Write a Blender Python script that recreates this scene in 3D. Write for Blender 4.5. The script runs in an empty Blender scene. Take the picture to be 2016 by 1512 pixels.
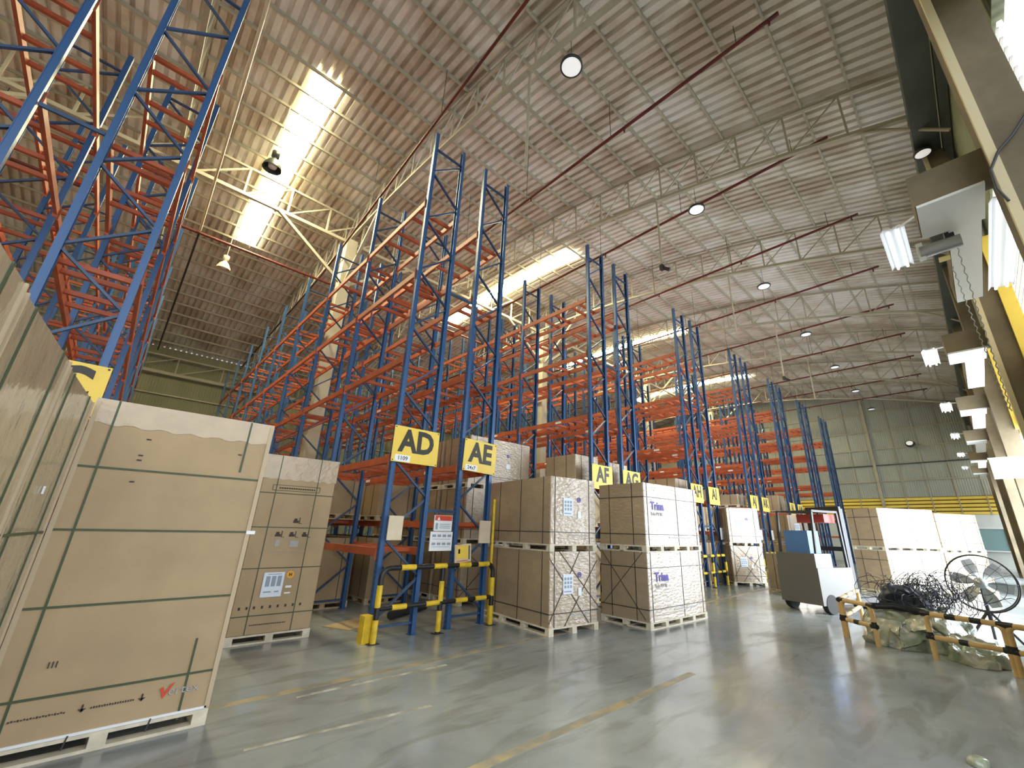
import bpy, math, random
from mathutils import Vector, Matrix, noise
random.seed(7)
S = bpy.context.scene
C = S.collection
# ------------------------------------------------------------ camera
R = Matrix(((0.7083, -0.7055, 0.0241), (0.2488, 0.2176, -0.9438), (0.6606, 0.6745, 0.3296)))
right = Vector(R[0]).normalized(); fwd = Vector(R[2]).normalized()
up = right.cross(fwd).normalized(); right = fwd.cross(up).normalized()
cd = bpy.data.cameras.new('camera'); cam = bpy.data.objects.new('camera', cd); C.objects.link(cam)
cam.matrix_world = Matrix((( right.x, up.x, -fwd.x, 0), (right.y, up.y, -fwd.y, 0), (right.z, up.z, -fwd.z, 1.6), (0, 0, 0, 1)))
cd.sensor_width = 36; cd.lens = 825.77 * 36 / 2016; cd.shift_x = -51.43 / 2016; cd.clip_start = .05; cd.clip_end = 400
S.camera = cam
# ------------------------------------------------------------ exposure, world, light
S.view_settings.view_transform = 'Standard'; S.view_settings.look = 'None'
S.view_settings.gamma = 1; S.view_settings.use_curve_mapping = False
S.view_settings.exposure = 1.1
S.cycles.use_denoising = True
S.cycles.max_bounces = 8; S.cycles.diffuse_bounces = 5; S.cycles.glossy_bounces = 3; S.cycles.transmission_bounces = 3
S.cycles.sample_clamp_indirect = 6
W = bpy.data.worlds.new('sky'); S.world = W; W.use_nodes = True
bg = W.node_tree.nodes['Background']; bg.inputs[0].default_value = (.92, .96, 1, 1); bg.inputs[1].default_value = 1.25
SKY_E = 42.0       # rooflight sheets
DOCK_E = 620.0     # daylight in the open dock doors
LOUVRE_E = .75     # daylit wall sheets
# ------------------------------------------------------------ materials
def mat(name, col, rough=.5, metal=0., var=0., vscale=8., vcol=None, bump=0., bscale=40., coat=0., emit=None, estr=0., stretch=None, spec=None, det=4.):
    m = bpy.data.materials.new(name); m.use_nodes = True; nt = m.node_tree; N = nt.nodes; L = nt.links
    b = N['Principled BSDF']; b.inputs['Base Color'].default_value = (*col, 1); b.inputs['Roughness'].default_value = rough
    b.inputs['Metallic'].default_value = metal
    if spec is not None: b.inputs['Specular IOR Level'].default_value = spec
    if coat: b.inputs['Coat Weight'].default_value = coat; b.inputs['Coat Roughness'].default_value = .09; b.inputs['Coat IOR'].default_value = 1.85
    if emit: b.inputs['Emission Color'].default_value = (*emit, 1); b.inputs['Emission Strength'].default_value = estr
    if var or bump:
        tc = N.new('ShaderNodeTexCoord'); mp = N.new('ShaderNodeMapping'); L.new(tc.outputs['Object'], mp.inputs[0])
        if stretch: mp.inputs['Scale'].default_value = stretch
    if var:
        n = N.new('ShaderNodeTexNoise'); n.inputs['Scale'].default_value = vscale; n.inputs['Detail'].default_value = det; L.new(mp.outputs[0], n.inputs[0])
        r = N.new('ShaderNodeValToRGB'); r.color_ramp.elements[0].position = .35; r.color_ramp.elements[1].position = .65
        v2 = vcol if vcol else tuple(c * (1 - var) for c in col)
        r.color_ramp.elements[0].color = (*v2, 1); r.color_ramp.elements[1].color = (*col, 1)
        L.new(n.outputs[0], r.inputs[0]); L.new(r.outputs[0], b.inputs['Base Color'])
    if bump:
        n2 = N.new('ShaderNodeTexNoise'); n2.inputs['Scale'].default_value = bscale; n2.inputs['Detail'].default_value = 5; L.new(mp.outputs[0], n2.inputs[0])
        bp = N.new('ShaderNodeBump'); bp.inputs['Strength'].default_value = bump; bp.inputs['Distance'].default_value = .026 if coat else .02
        L.new(n2.outputs[0], bp.inputs['Height'])
        if not coat or name.startswith('crumpled'): L.new(bp.outputs[0], b.inputs['Normal'])
        if coat: L.new(bp.outputs[0], b.inputs['Coat Normal'])
    return m
M = {}
M['blue'] = mat('rack_blue_paint', (.034, .082, .18), .4, .0, .3, 3)
M['orange'] = mat('rack_orange_paint', (.52, .115, .045), .5, 0, .3, 2.5)
M['yellow'] = mat('safety_yellow_paint', (.80, .55, .03), .5, 0, .25, 9)
M['black'] = mat('black_paint', (.012, .012, .013), .35)
M['cream'] = mat('cream_steel_paint', (.47, .43, .33), .55, 0, .15, 2)
M['redpipe'] = mat('red_pipe_paint', (.15, .02, .014), .5, 0, .4, 2)
M['wood'] = mat('pallet_wood', (.62, .50, .32), .7, 0, .25, 14, bump=.2, stretch=(1, 6, 6))
M['plyend'] = mat('pale_pallet_board', (.72, .66, .52), .65, 0, .2, 10)
M['card'] = mat('cardboard', (.44, .325, .19), .75, 0, .12, 2.5, bump=.1, bscale=14)
M['wrapcard'] = mat('film_wrapped_cardboard', (.40, .305, .195), .62, 0, .12, 3, bump=1., bscale=9.5, coat=1., stretch=(1, 1, 2.4))
M['wrapolive'] = mat('loose_film_over_cardboard', (.45, .37, .24), .6, 0, .2, 3, bump=1., bscale=2.6, coat=1., stretch=(1.6, 1.6, .9))
M['strap'] = mat('green_strap', (.05, .075, .035), .5)
M['dstrap'] = mat('dark_strap', (.035, .03, .025), .5)
M['label'] = mat('white_label', (.72, .80, .92), .5)
M['print'] = mat('black_print', (.05, .035, .03), .7)
M['lprint'] = mat('grey_print', (.30, .36, .45), .7)
M['redprint'] = mat('red_print', (.60, .07, .03), .6)
M['blueprint'] = mat('violet_blue_print', (.10, .08, .42), .6)
M['greyblue'] = mat('faded_grey_print', (.38, .38, .38), .6)
M['cardedge'] = mat('pale_card_edge', (.50, .40, .27), .7)
M['louvreshade'] = mat('louvre_shadow_board', (.30, .20, .04), .7)  # dark brown stands in for shade between the louvre slats
M['orangelabel'] = mat('orange_sticker', (.9, .42, .02), .5)
M['sign'] = mat('yellow_sign_board', (.86, .62, .09), .45, 0, .08, 4)
M['signink'] = mat('sign_black_ink', (.03, .028, .02), .5)
M['white'] = mat('white_enamel', (.80, .82, .82), .45)
M['beige'] = mat('beige_plate', (.66, .56, .40), .5, 0, .1, 5)
M['concrete'] = mat('brown_grey_concrete', (.20, .16, .10), .8, 0, .35, 1.6, bump=.3, bscale=12)
M['creamedge'] = mat('cream_edge', (.60, .52, .33), .6)
M['gutter'] = mat('dark_grey_green_steel', (.075, .085, .07), .5, .2, .3, 1.2)
M['galv'] = mat('galvanised_grey', (.42, .43, .43), .4, .6)
M['dark'] = mat('dark_steel', (.03, .03, .033), .5)
M['louvre'] = mat('yellow_louvre_paint', (.92, .70, .12), .5, 0, .1, 2)
M['lamp'] = mat('lamp_glow', (.9, .9, .9), .4, emit=(1, .98, .95), estr=.22)
M['tube'] = mat('tube_glow', (.9, .92, 1), .4, emit=(.9, .95, 1), estr=.9)
M['glass'] = mat('window_glass', (.25, .4, .42), .1, 0)
M['film'] = mat('crumpled_wrap_film', (.50, .50, .40), .3, 0, .45, 4, vcol=(.20, .26, .18), bump=1., bscale=9, coat=.5)
M['navy'] = mat('dark_blue_strapping', (.02, .028, .05), .45)
M['brown'] = mat('brown_door', (.13, .07, .045), .6)
M['paper'] = mat('white_paper', (.82, .85, .88), .5)
M['rubber'] = mat('rubber', (.02, .02, .02), .8)
M['truckblue'] = mat('blue_crate', (.08, .2, .5), .5)
M['trucksteel'] = mat('truck_grey_paint', (.13, .125, .115), .5)
M['forkred'] = mat('red_truck_paint', (.45, .05, .04), .4)
M['skyl'] = mat('rooflight_sheet', (.9, .9, .7), .5, emit=(1, .92, .55), estr=SKY_E)
M['daysheet'] = mat('daylit_wall_sheet', (.9, .9, .85), .5, emit=(1, 1, .97), estr=LOUVRE_E)
def nodes(m): return m.node_tree.nodes, m.node_tree.links, m.node_tree.nodes['Principled BSDF']
# roof sheet: foil-faced metal with brown stains in sheet-wide bands
def roofmat():
    m = mat('stained_roof_sheet', (.5, .46, .4), .45, .15); N, L, b = nodes(m)
    tc = N.new('ShaderNodeTexCoord'); mp = N.new('ShaderNodeMapping'); mp.inputs['Scale'].default_value = (1, .5, 1); L.new(tc.outputs['Object'], mp.inputs[0])
    n = N.new('ShaderNodeTexNoise'); n.inputs['Scale'].default_value = .8; n.inputs['Detail'].default_value = 6; n.inputs['Roughness'].default_value = .6; L.new(mp.outputs[0], n.inputs[0])
    r = N.new('ShaderNodeValToRGB'); e = r.color_ramp.elements; e[0].position = .38; e[0].color = (.56, .48, .39, 1); e[1].position = .62; e[1].color = (.86, .84, .80, 1)
    x = e.new(.5); x.color = (.75, .70, .62, 1)
    L.new(n.outputs[0], r.inputs[0]); L.new(r.outputs[0], b.inputs['Base Color'])
    return m
M['roof'] = roofmat()
def floormat():
    m = mat('polished_concrete_floor', (.3, .31, .3), .3); N, L, b = nodes(m)
    tc = N.new('ShaderNodeTexCoord')
    n = N.new('ShaderNodeTexNoise'); n.inputs['Scale'].default_value = .55; n.inputs['Detail'].default_value = 9; n.inputs['Roughness'].default_value = .6; L.new(tc.outputs['Object'], n.inputs[0])
    r = N.new('ShaderNodeValToRGB'); e = r.color_ramp.elements; e[0].position = .36; e[0].color = (.225, .25, .26, 1); e[1].position = .66; e[1].color = (.36, .395, .41, 1)
    L.new(n.outputs[0], r.inputs[0])
    mp = N.new('ShaderNodeMapping'); mp.inputs['Scale'].default_value = (.8, 2.6, 1); mp.inputs['Rotation'].default_value = (0, 0, .15); L.new(tc.outputs['Object'], mp.inputs[0])
    s = N.new('ShaderNodeTexNoise'); s.inputs['Scale'].default_value = 1.3; s.inputs['Detail'].default_value = 6; s.inputs['Distortion'].default_value = .8; L.new(mp.outputs[0], s.inputs[0])
    r2 = N.new('ShaderNodeValToRGB'); e = r2.color_ramp.elements; e[0].position = .36; e[0].color = (.66, .64, .60, 1); e[1].position = .50; e[1].color = (1, 1, 1, 1); L.new(s.outputs[0], r2.inputs[0])
    mx = N.new('ShaderNodeMix'); mx.data_type = 'RGBA'; mx.blend_type = 'MULTIPLY'; mx.inputs[0].default_value = .75
    L.new(r.outputs[0], mx.inputs[6]); L.new(r2.outputs[0], mx.inputs[7]); L.new(mx.outputs[2], b.inputs['Base Color'])
    rr = N.new('ShaderNodeMapRange'); rr.inputs[1].default_value = .3; rr.inputs[2].default_value = .7; rr.inputs[3].default_value = .27; rr.inputs[4].default_value = .10
    L.new(s.outputs[0], rr.inputs[0]); L.new(rr.outputs[0], b.inputs['Roughness'])
    bp = N.new('ShaderNodeBump'); bp.inputs['Strength'].default_value = .12; bp.inputs['Distance'].default_value = .02; L.new(n.outputs[0], bp.inputs['Height']); L.new(bp.outputs[0], b.inputs['Normal'])
    b.inputs['Specular IOR Level'].default_value = .75
    return m
M['floor'] = floormat()
def paintline(name, col):
    m = mat(name, col, .4); N, L, b = nodes(m)
    tc = N.new('ShaderNodeTexCoord'); n = N.new('ShaderNodeTexNoise'); n.inputs['Scale'].default_value = 5; n.inputs['Detail'].default_value = 8; L.new(tc.outputs['Object'], n.inputs[0])
    r = N.new('ShaderNodeValToRGB'); r.color_ramp.elements[0].position = .42; r.color_ramp.elements[0].color = (.24, .235, .20, 1); r.color_ramp.elements[1].position = .62; r.color_ramp.elements[1].color = (*col, 1)
    L.new(n.outputs[0], r.inputs[0]); L.new(r.outputs[0], b.inputs['Base Color']); return m
M['yline'] = paintline('worn_yellow_line', (.40, .32, .18)); M['wline'] = paintline('worn_white_line', (.55, .54, .50))
def sheet(name, c1, c2, axis, scale):
    m = mat(name, c1, .5, .1); N, L, b = nodes(m)
    tc = N.new('ShaderNodeTexCoord'); w = N.new('ShaderNodeTexWave'); w.bands_direction = axis; w.inputs['Scale'].default_value = scale; L.new(tc.outputs['Object'], w.inputs[0])
    n = N.new('ShaderNodeTexNoise'); n.inputs['Scale'].default_value = .8; L.new(tc.outputs['Object'], n.inputs[0])
    r = N.new('ShaderNodeValToRGB'); r.color_ramp.elements[0].color = (*c2, 1); r.color_ramp.elements[1].color = (*c1, 1); r.color_ramp.elements[0].position = .3; r.color_ramp.elements[1].position = .7
    L.new(n.outputs[0], r.inputs[0]); L.new(r.outputs[0], b.inputs['Base Color'])
    bp = N.new('ShaderNodeBump'); bp.inputs['Strength'].default_value = .5; bp.inputs['Distance'].default_value = .03; L.new(w.outputs[0], bp.inputs['Height']); L.new(bp.outputs[0], b.inputs['Normal'])
    return m
M['greywall'] = sheet('grey_wall_sheet', (.40, .43, .38), (.34, .37, .34), 'Y', 2.4)
M['olivewall'] = sheet('olive_wall_sheet', (.26, .25, .15), (.20, .20, .12), 'X', 2.4)
M['greenwall'] = sheet('green_grey_wall_sheet', (.27, .29, .17), (.20, .22, .13), 'X', 2.4)
M['lowwall'] = mat('pale_blue_white_wall', (.68, .74, .72), .6, 0, .1, 1)
def perfo():
    m = mat('perforated_blue_upright', (.034, .083, .185), .35, .1); N, L, b = nodes(m)
    tc = N.new('ShaderNodeTexCoord'); sp = N.new('ShaderNodeSeparateXYZ'); L.new(tc.outputs['Object'], sp.inputs[0])
    def mth(op, a, bb=None):
        n = N.new('ShaderNodeMath'); n.operation = op
        for i, v in enumerate((a, bb)):
            if v is None: continue
            if isinstance(v, (int, float)): n.inputs[i].default_value = v
            else: L.new(v, n.inputs[i])
        return n.outputs[0]
    fz = mth('FRACT', mth('MULTIPLY', sp.outputs[2], 12.)); hz = mth('LESS_THAN', fz, .45)
    hy = mth('MULTIPLY', mth('LESS_THAN', mth('ABSOLUTE', mth('SUBTRACT', mth('ABSOLUTE', sp.outputs[1]), .022)), .006), hz)
    mx = N.new('ShaderNodeMix'); mx.data_type = 'RGBA'; mx.inputs[6].default_value = (.034, .10, .245, 1); mx.inputs[7].default_value = (.004, .006, .015, 1)
    L.new(hy, mx.inputs[0]); L.new(mx.outputs[2], b.inputs['Base Color']); return m
M['upright'] = perfo()
# ------------------------------------------------------------ mesh helpers
class MB:
    def __init__(s): s.v = []; s.f = []; s.sm = []
    def add(s, vs, fs, smooth=False):
        o = len(s.v); s.v += [tuple(p) for p in vs]; s.f += [tuple(i + o for i in f) for f in fs]; s.sm += [smooth] * len(fs); return s
    def box(s, x0, x1, y0, y1, z0, z1, mtx=None):
        vs = [Vector(p) for p in ((x0, y0, z0), (x1, y0, z0), (x1, y1, z0), (x0, y1, z0), (x0, y0, z1), (x1, y0, z1), (x1, y1, z1), (x0, y1, z1))]
        if mtx: vs = [mtx @ p for p in vs]
        return s.add(vs, [(0, 3, 2, 1), (4, 5, 6, 7), (0, 1, 5, 4), (1, 2, 6, 5), (2, 3, 7, 6), (3, 0, 4, 7)])
    def bar(s, p, q, w, h, ref=(0, 0, 1)):
        p = Vector(p); q = Vector(q); d = (q - p).normalized(); r = Vector(ref)
        if abs(d.dot(r)) > .98: r = Vector((1, 0, 0))
        a = d.cross(r).normalized() * w / 2; b = a.cross(d).normalized() * h / 2
        vs = [p - a - b, p + a - b, p + a + b, p - a + b, q - a - b, q + a - b, q + a + b, q - a + b]
        return s.add(vs, [(0, 3, 2, 1), (4, 5, 6, 7), (0, 1, 5, 4), (1, 2, 6, 5), (2, 3, 7, 6), (3, 0, 4, 7)])
    def tube(s, pts, r, n=8, cap=True, radii=None):
        pts = [Vector(p) for p in pts]; rings = []; a = None
        for i, p in enumerate(pts):
            d = (pts[min(i + 1, len(pts) - 1)] - pts[max(i - 1, 0)]).normalized()
            if a is None:
                rf = Vector((0, 0, 1)) if abs(d.z) < .9 else Vector((1, 0, 0)); a = d.cross(rf).normalized()
            else: a = (a - d * a.dot(d)).normalized()
            b = d.cross(a); rr = radii[i] if radii else r
            rings.append([p + (a * math.cos(2 * math.pi * k / n) + b * math.sin(2 * math.pi * k / n)) * rr for k in range(n)])
        vs = [v for g in rings for v in g]; fs = []
        for i in range(len(pts) - 1):
            for k in range(n): fs.append((i * n + k, i * n + (k + 1) % n, (i + 1) * n + (k + 1) % n, (i + 1) * n + k))
        s.add(vs, fs, n > 5)
        if cap:
            s.add(rings[0], [tuple(range(n - 1, -1, -1))]); s.add(rings[-1], [tuple(range(n))])
        return s
    def lathe(s, prof, n=20, mtx=None):
        vs = []
        for r, z in prof:
            for k in range(n):
                p = Vector((r * math.cos(2 * math.pi * k / n), r * math.sin(2 * math.pi * k / n), z)); vs.append(mtx @ p if mtx else p)
        fs = [(i * n + k, i * n + (k + 1) % n, (i + 1) * n + (k + 1) % n, (i + 1) * n + k) for i in range(len(prof) - 1) for k in range(n)]
        return s.add(vs, fs, True)
    def build(s, name, m, parent=None, loc=(0, 0, 0), rz=0):
        me = bpy.data.meshes.new(name); me.from_pydata(s.v, [], s.f); me.polygons.foreach_set('use_smooth', s.sm); me.update()
        if m: me.materials.append(m)
        o = bpy.data.objects.new(name, me); C.objects.link(o); o.location = loc; o.rotation_euler = (0, 0, rz)
        if parent: o.parent = parent
        return o
def tag(o, label=None, cat=None, group=None, kind=None):
    for k, v in (('label', label), ('category', cat), ('group', group), ('kind', kind)):
        if v: o[k] = v
    return o
def thing(name, label, cat, loc=(0, 0, 0), rz=0, group=None):
    o = bpy.data.objects.new(name, None); C.objects.link(o); o.location = loc; o.rotation_euler = (0, 0, rz); o.empty_display_size = .2
    return tag(o, label, cat, group)
def copy_tree(o, parent=None):
    c = o.copy(); C.objects.link(c); c.parent = parent
    for ch in KIDS.get(o.name, o.children): copy_tree(ch, c)
    return c
KIDS = {}
def link_mesh(src, parent, loc=(0, 0, 0), rz=0):
    c = src.copy(); C.objects.link(c); c.parent = parent; c.location = loc; c.rotation_euler = (0, 0, rz); return c
ORD = ['nearest', 'second nearest', 'third nearest', 'fourth nearest', 'fifth nearest', 'sixth nearest', 'seventh nearest', 'eighth nearest', 'ninth nearest', 'tenth nearest']
def nth(i):
    w = ['first', 'second', 'third', 'fourth', 'fifth', 'sixth', 'seventh', 'eighth', 'ninth', 'tenth', 'eleventh', 'twelfth', 'thirteenth', 'fourteenth', 'fifteenth', 'sixteenth', 'seventeenth', 'eighteenth', 'nineteenth', 'twentieth']
    if i < 20: return w[i]
    t = ['twentieth', 'twenty-first', 'twenty-second', 'twenty-third', 'twenty-fourth', 'twenty-fifth', 'twenty-sixth', 'twenty-seventh', 'twenty-eighth', 'twenty-ninth', 'thirtieth', 'thirty-first', 'thirty-second', 'thirty-third', 'thirty-fourth', 'thirty-fifth', 'thirty-sixth']
    return t[i - 19]
def text(body, size, m, name, parent, loc, rot=(math.pi / 2, 0, 0), bold=0., sx=1., ext=.0012):
    cu = bpy.data.curves.new(name, 'FONT'); cu.body = body; cu.size = size; cu.align_x = 'CENTER'; cu.align_y = 'CENTER'; cu.offset = bold; cu.extrude = ext; cu.resolution_u = 3
    t = bpy.data.objects.new(name, cu); C.objects.link(t); dg = bpy.context.evaluated_depsgraph_get()
    me = bpy.data.meshes.new_from_object(t.evaluated_get(dg)); bpy.data.objects.remove(t); bpy.data.curves.remove(cu)
    me.materials.clear(); me.materials.append(m)
    o = bpy.data.objects.new(name, me); C.objects.link(o); o.location = loc; o.rotation_euler = rot; o.scale = (sx, 1, 1); o.parent = parent
    return o
# ------------------------------------------------------------ building shell
YC, YF, XF, YR = 15.1, 31.0, 41.6, -1.27
def zt(y): return 13.45 - .0101 * (y - YC) ** 2          # truss top chord
def zb(y): return 12.25 - .0101 * (y - YC) ** 2          # truss bottom chord
def zr(y): return zt(y) + .13                             # roof sheet underside
X0 = -15.
TXS = [4.28 + 5.35 * k for k in range(-3, 7)]
tag(MB().box(X0 - 20, 60, -40, YF + .1, -.12, 0).build('floor', M['floor']), 'worn polished grey concrete warehouse floor', kind='structure')
m = MB(); prof = []; x = X0
while x < XF:
    prof += [(x, 0), (x + .14, 0), (x + .15, .09), (x + .22, .09)]; x += .25
prof.append((XF + .1, 0)); ys = [YR - .3 + i * (YF + .3 - YR + .3) / 38 for i in range(39)]
vs = [(px, y, zr(y) + pz) for y in ys for (px, pz) in prof]; n = len(prof)
m.add(vs, [(j * n + i, j * n + i + 1, (j + 1) * n + i + 1, (j + 1) * n + i) for j in range(38) for i in range(n - 1)])
m.add([(a, b, c + .12) for a, b, c in vs], [(j * n + i, (j + 1) * n + i, (j + 1) * n + i + 1, j * n + i + 1) for j in range(38) for i in range(n - 1)])
tag(m.build('ceiling', M['roof']), 'arched corrugated metal roof with brown stains', kind='structure')
# wall at the far end (x = XF) with arched top
def wallpoly(name, pts, m, th, axis, label):
    b = MB(); k = len(pts); vs = []
    for t in (0, th):
        for (a, z) in pts: vs.append((XF + t, a, z) if axis == 'x' else (a, YF + t, z))
    b.add(vs, [tuple(range(k)), tuple(range(2 * k - 1, k - 1, -1))] + [(i, (i + 1) % k, (i + 1) % k + k, i + k) for i in range(k)])
    return tag(b.build(name, m), label, kind='structure')
tag(MB().box(X0 - .1, X0, -6, YF, 0, 13.6).build('wall_front', M['olivewall']), 'unseen olive sheet wall, added to cut light behind the left racks', kind='structure')  # out-of-view wall, added to dim sky light from this end
ya = [YR + i * (YF - YR) / 24 for i in range(25)]
wallpoly('wall_back', [(YR, 4.55), (YF, 4.55)] + [(y, zr(y)) for y in reversed(ya)], M['greywall'], .1, 'x', 'grey metal sheet wall at the far end')
tag(MB().box(XF, XF + .1, YR, YF, 0, 3.32).build('trim_1', M['lowwall']), 'pale wall below the yellow louvres', kind='structure')
tag(MB().box(XF + .25, XF + .3, YR, YF, 3.2, 4.7).build('trim_2', M['louvreshade']), 'dark louvre backing, coloured as shade between the slats', kind='structure')
wl = thing('wall_louvre', 'long yellow wall louvre across the grey far end wall', 'louvre', (XF, 0, 3.3))
for k in range(5):
    b = MB(); z = .03 + k * .25; b.box(-.03, .03, YR, YF, z, z + .15, Matrix.Rotation(0, 4, 'Y')); b.box(-.03, .12, YR, YF, z + .15, z + .17); b.build('slat', M['louvre'], wl)
for k in range(23):
    y = .77 + k * 1.38 - 1.38
    wide = (k == 4)
    o = MB().box(XF - (.22 if wide else .08), XF, y - (.09 if wide else .03), y + (.09 if wide else .03), 3.3, zt(y)).build('wall_post', M['cream'])
    tag(o, ('wide cream post on the grey far wall' if wide else 'slim cream wall post on the grey far wall, %s from its right corner' % nth(k)), 'post', 'posts of the far wall')
for i, z in enumerate((5.76, 6.96, 8.2, 9.6, 11.1)):
    o = MB().box(XF - .1, XF - .02, YR, YF, z - .035, z + .035).build('wall_girt', M['gutter' if i == 1 else 'cream'])
    tag(o, '%s horizontal girt on the grey far wall, %s up' % ('dark' if i == 1 else 'cream', nth(i)), 'girt', 'girts of the far wall')
wallpoly('wall_left', [(X0, 0), (XF, 0), (XF, zr(YF)), (X0, zr(YF))], M['olivewall'], .1, 'y', 'olive metal sheet wall behind the racks')
for i in range(7):
    z = 1.8 + i * 1.3
    tag(MB().box(X0, XF - .3, YF - .12, YF - .02, z - .035, z + .035).build('wall_girt', M['cream']), 'cream girt on the olive left wall, %s up' % nth(i), 'girt', 'girts of the left wall')
# door and window in the far wall, low part
d = thing('office_door', 'brown door in a pale frame in the far wall beside the blue racks', 'door', (XF - .1, 9.7, 0))
MB().box(-.04, .06, -.75, .85, 0, 3.28).build('door_frame', M['creamedge'], d); MB().box(-.08, -.04, -.22, .42, .02, 3.0).build('door_leaf', M['brown'], d)
w = thing('office_window', 'white framed office window low in the far wall near the right corner', 'window', (XF - .1, .3, 1.0))
b = MB(); b.box(-.08, .08, -1.3, 1.2, 0, .08); b.box(-.08, .08, -1.3, 1.2, 1.4, 1.5); b.box(-.08, .08, -1.3, -1.2, .08, 1.4); b.box(-.08, .08, 1.1, 1.2, .08, 1.4); b.box(-.08, .08, -.05, .03, .08, 1.4); b.build('window_frame', M['white'], w)
MB().box(-.02, .02, -1.2, 1.1, .08, 1.4).build('pane', M['glass'], w)
# purlins
k = 0; y = .0
while True:
    y = -.92 + .92 * k + .91
    if y > YF - .3: break
    b = MB(); z = zt(y) + .07
    
    sx = [X0] + TXS + [XF - .05]
    for xa, xb in zip(sx, sx[1:]): b.box(xa, xb, y - .025, y + .025, z - .045, z + .045)
    tag(b.build('roof_purlin', M['cream']), 'cream roof purlin running the length of the hall, %s from the dock side' % nth(k), 'purlin', 'roof purlins'); k += 1
# transverse arched trusses
TX = [4.28 + 5.35 * k for k in range(-3, 7)]
def truss(x, i):
    t = thing('roof_truss', 'cream arched roof truss spanning the hall, %s' % ('%s from the far end wall' % nth(9 - i)), 'truss', (x, 0, 0), group='arched roof trusses')
    ys = [-.9 + 1.12 * j for j in range(29)]
    for nm, fz, w, h in (('top_chord', zt, .07, .06), ('bottom_chord', zb, .10, .08)):
        b = MB(); pts = [(0, y, fz(y)) for y in ys]
        for p, q in zip(pts, pts[1:]): b.bar(p, q, w, h)
        b.build(nm, M['cream'], t)
    MB().tube([(0, .25, zb(.25)), (0, -.3, zb(-.3) - .12), (0, -.8, zb(-.8) - .35), (0, -1.2, 9.0)], .035, 6).build('knee_brace', M['cream'], t)
    for j in range(1, 28):
        y, y2 = ys[j], ys[j + 1]
        MB().bar((0, y, zb(y)), (0, y, zt(y)), .042, .042, (1, 0, 0)).build('web_bar', M['cream'], t)
        if j < 27: MB().bar((0, y2, zb(y2)), (0, y, zt(y)), .032, .032, (1, 0, 0)).build('web_bar', M['cream'], t)
for i, x in enumerate(TX): truss(x, i)
# longitudinal trusses and columns
def ltruss(y, zl, zh, label, xs):
    t = thing('longitudinal_truss', label, 'truss', (0, y, 0))
    MB().bar((xs[0], 0, zh), (xs[-1], 0, zh), .08, .08).build('top_chord', M['cream'], t)
    MB().bar((xs[0], 0, zl), (xs[-1], 0, zl), .12, .12).build('bottom_chord', M['cream'], t)
    for a, c in zip(xs, xs[1:]):
        MB().bar((a, 0, zl), (a, 0, zh), .06, .06, (1, 0, 0)).build('web_bar', M['cream'], t)
        MB().bar((a, 0, zl), (c, 0, zh), .05, .05, (1, 0, 0)).build('web_bar', M['cream'], t)
ltruss(YC + .1, 12.12, 13.2, 'cream truss running lengthways over the column line', [X0 + 1 + 1.3375 * j for j in range(42)])
ltruss(YF - .35, 9.45, 10.45, 'cream truss running lengthways along the olive wall', [X0 + 1 + 2.14 * j for j in range(26)])
for i, x in enumerate((4.28 - 10.7, 4.28, 14.98, 25.68, 36.38)):
    t = thing('steel_column', 'tall cream building column between the rack rows, %s from the far wall' % nth(4 - i), 'column', (x, YC - .1, 0), group='cream columns in the rack flues')
    b = MB(); b.box(-.19, .19, -.2, -.185, 0, 12.05); b.box(-.19, .19, .185, .2, 0, 12.05); b.box(-.19, -.175, -.185, .185, 0, 12.05); b.box(.175, .19, -.185, .185, 0, 12.05); b.build('shaft', M['cream'], t)
    for s in (-1, 1): MB().bar((s * .15, 0, 10.2), (s * 2.5, .1, 12.05), .1, .1, (0, 1, 0)).build('knee_brace', M['cream'], t)
    MB().bar((0, -.2, 10.2), (0, -2.4, 12.1), .1, .1, (1, 0, 0)).build('knee_brace', M['cream'], t)
# rooflight strips
for i, x in enumerate((1.24 - 10.7, 1.24, 11.75, 22.1, 32.6)):
    b = MB(); ys2 = [10.15 + j * 10 / 14 for j in range(15)]; vs = []
    for y in ys2:
        for (dx, dz) in ((0, -.05), (.58, -.05), (.58, -.03), (0, -.03)): vs.append((dx, y, zr(y) + dz))
    fs = [(0, 3, 2, 1), (56, 57, 58, 59)]
    for j in range(14):
        for k in range(4): fs.append((j * 4 + k, j * 4 + (k + 1) % 4, j * 4 + 4 + (k + 1) % 4, j * 4 + 4 + k))
    b.add(vs, fs)
    tag(b.build('window_%d' % (i + 1), M['skyl'], loc=(x, 0, 0)), 'glowing yellow rooflight strip, %s from the far end' % nth(4 - i), 'rooflight', kind='structure')
# right wall: columns, sheeting, louvre sheets, brackets, eave beam
COLX = [5.3 + 5.35 * k for k in range(7)]
for i, x in enumerate(COLX):
    t = thing('concrete_column', 'brown concrete column along the dock side wall, %s from the camera' % nth(i), 'column', (x, 0, 0), group='dock side columns')
    MB().box(-.18, .32, -1.15, -.82, 0, 9.3).build('shaft', M['concrete'], t)
    if i < 2: MB().box(-.2, -.14, -.86, -.79, 0, 9.3).build('edge_strip', M['creamedge'], t)
tag(MB().box(3.0, XF, YR - .1, YR, 7.0, zr(YR)).build('wall_right', M['greenwall']), 'green grey metal sheet wall above the docks', kind='structure')
tag(MB().box(-3, XF - .1, -1.10, -.70, 9.3, 9.62).build('eave_beam', M['gutter']), 'dark grey green steel beam under the roof edge', 'beam')
tag(MB().box(-3, XF - .1, -1.25, -1.12, 9.2, 9.34).build('eave_channel', M['gutter']), 'dark steel channel behind the eave beam', 'beam')
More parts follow.
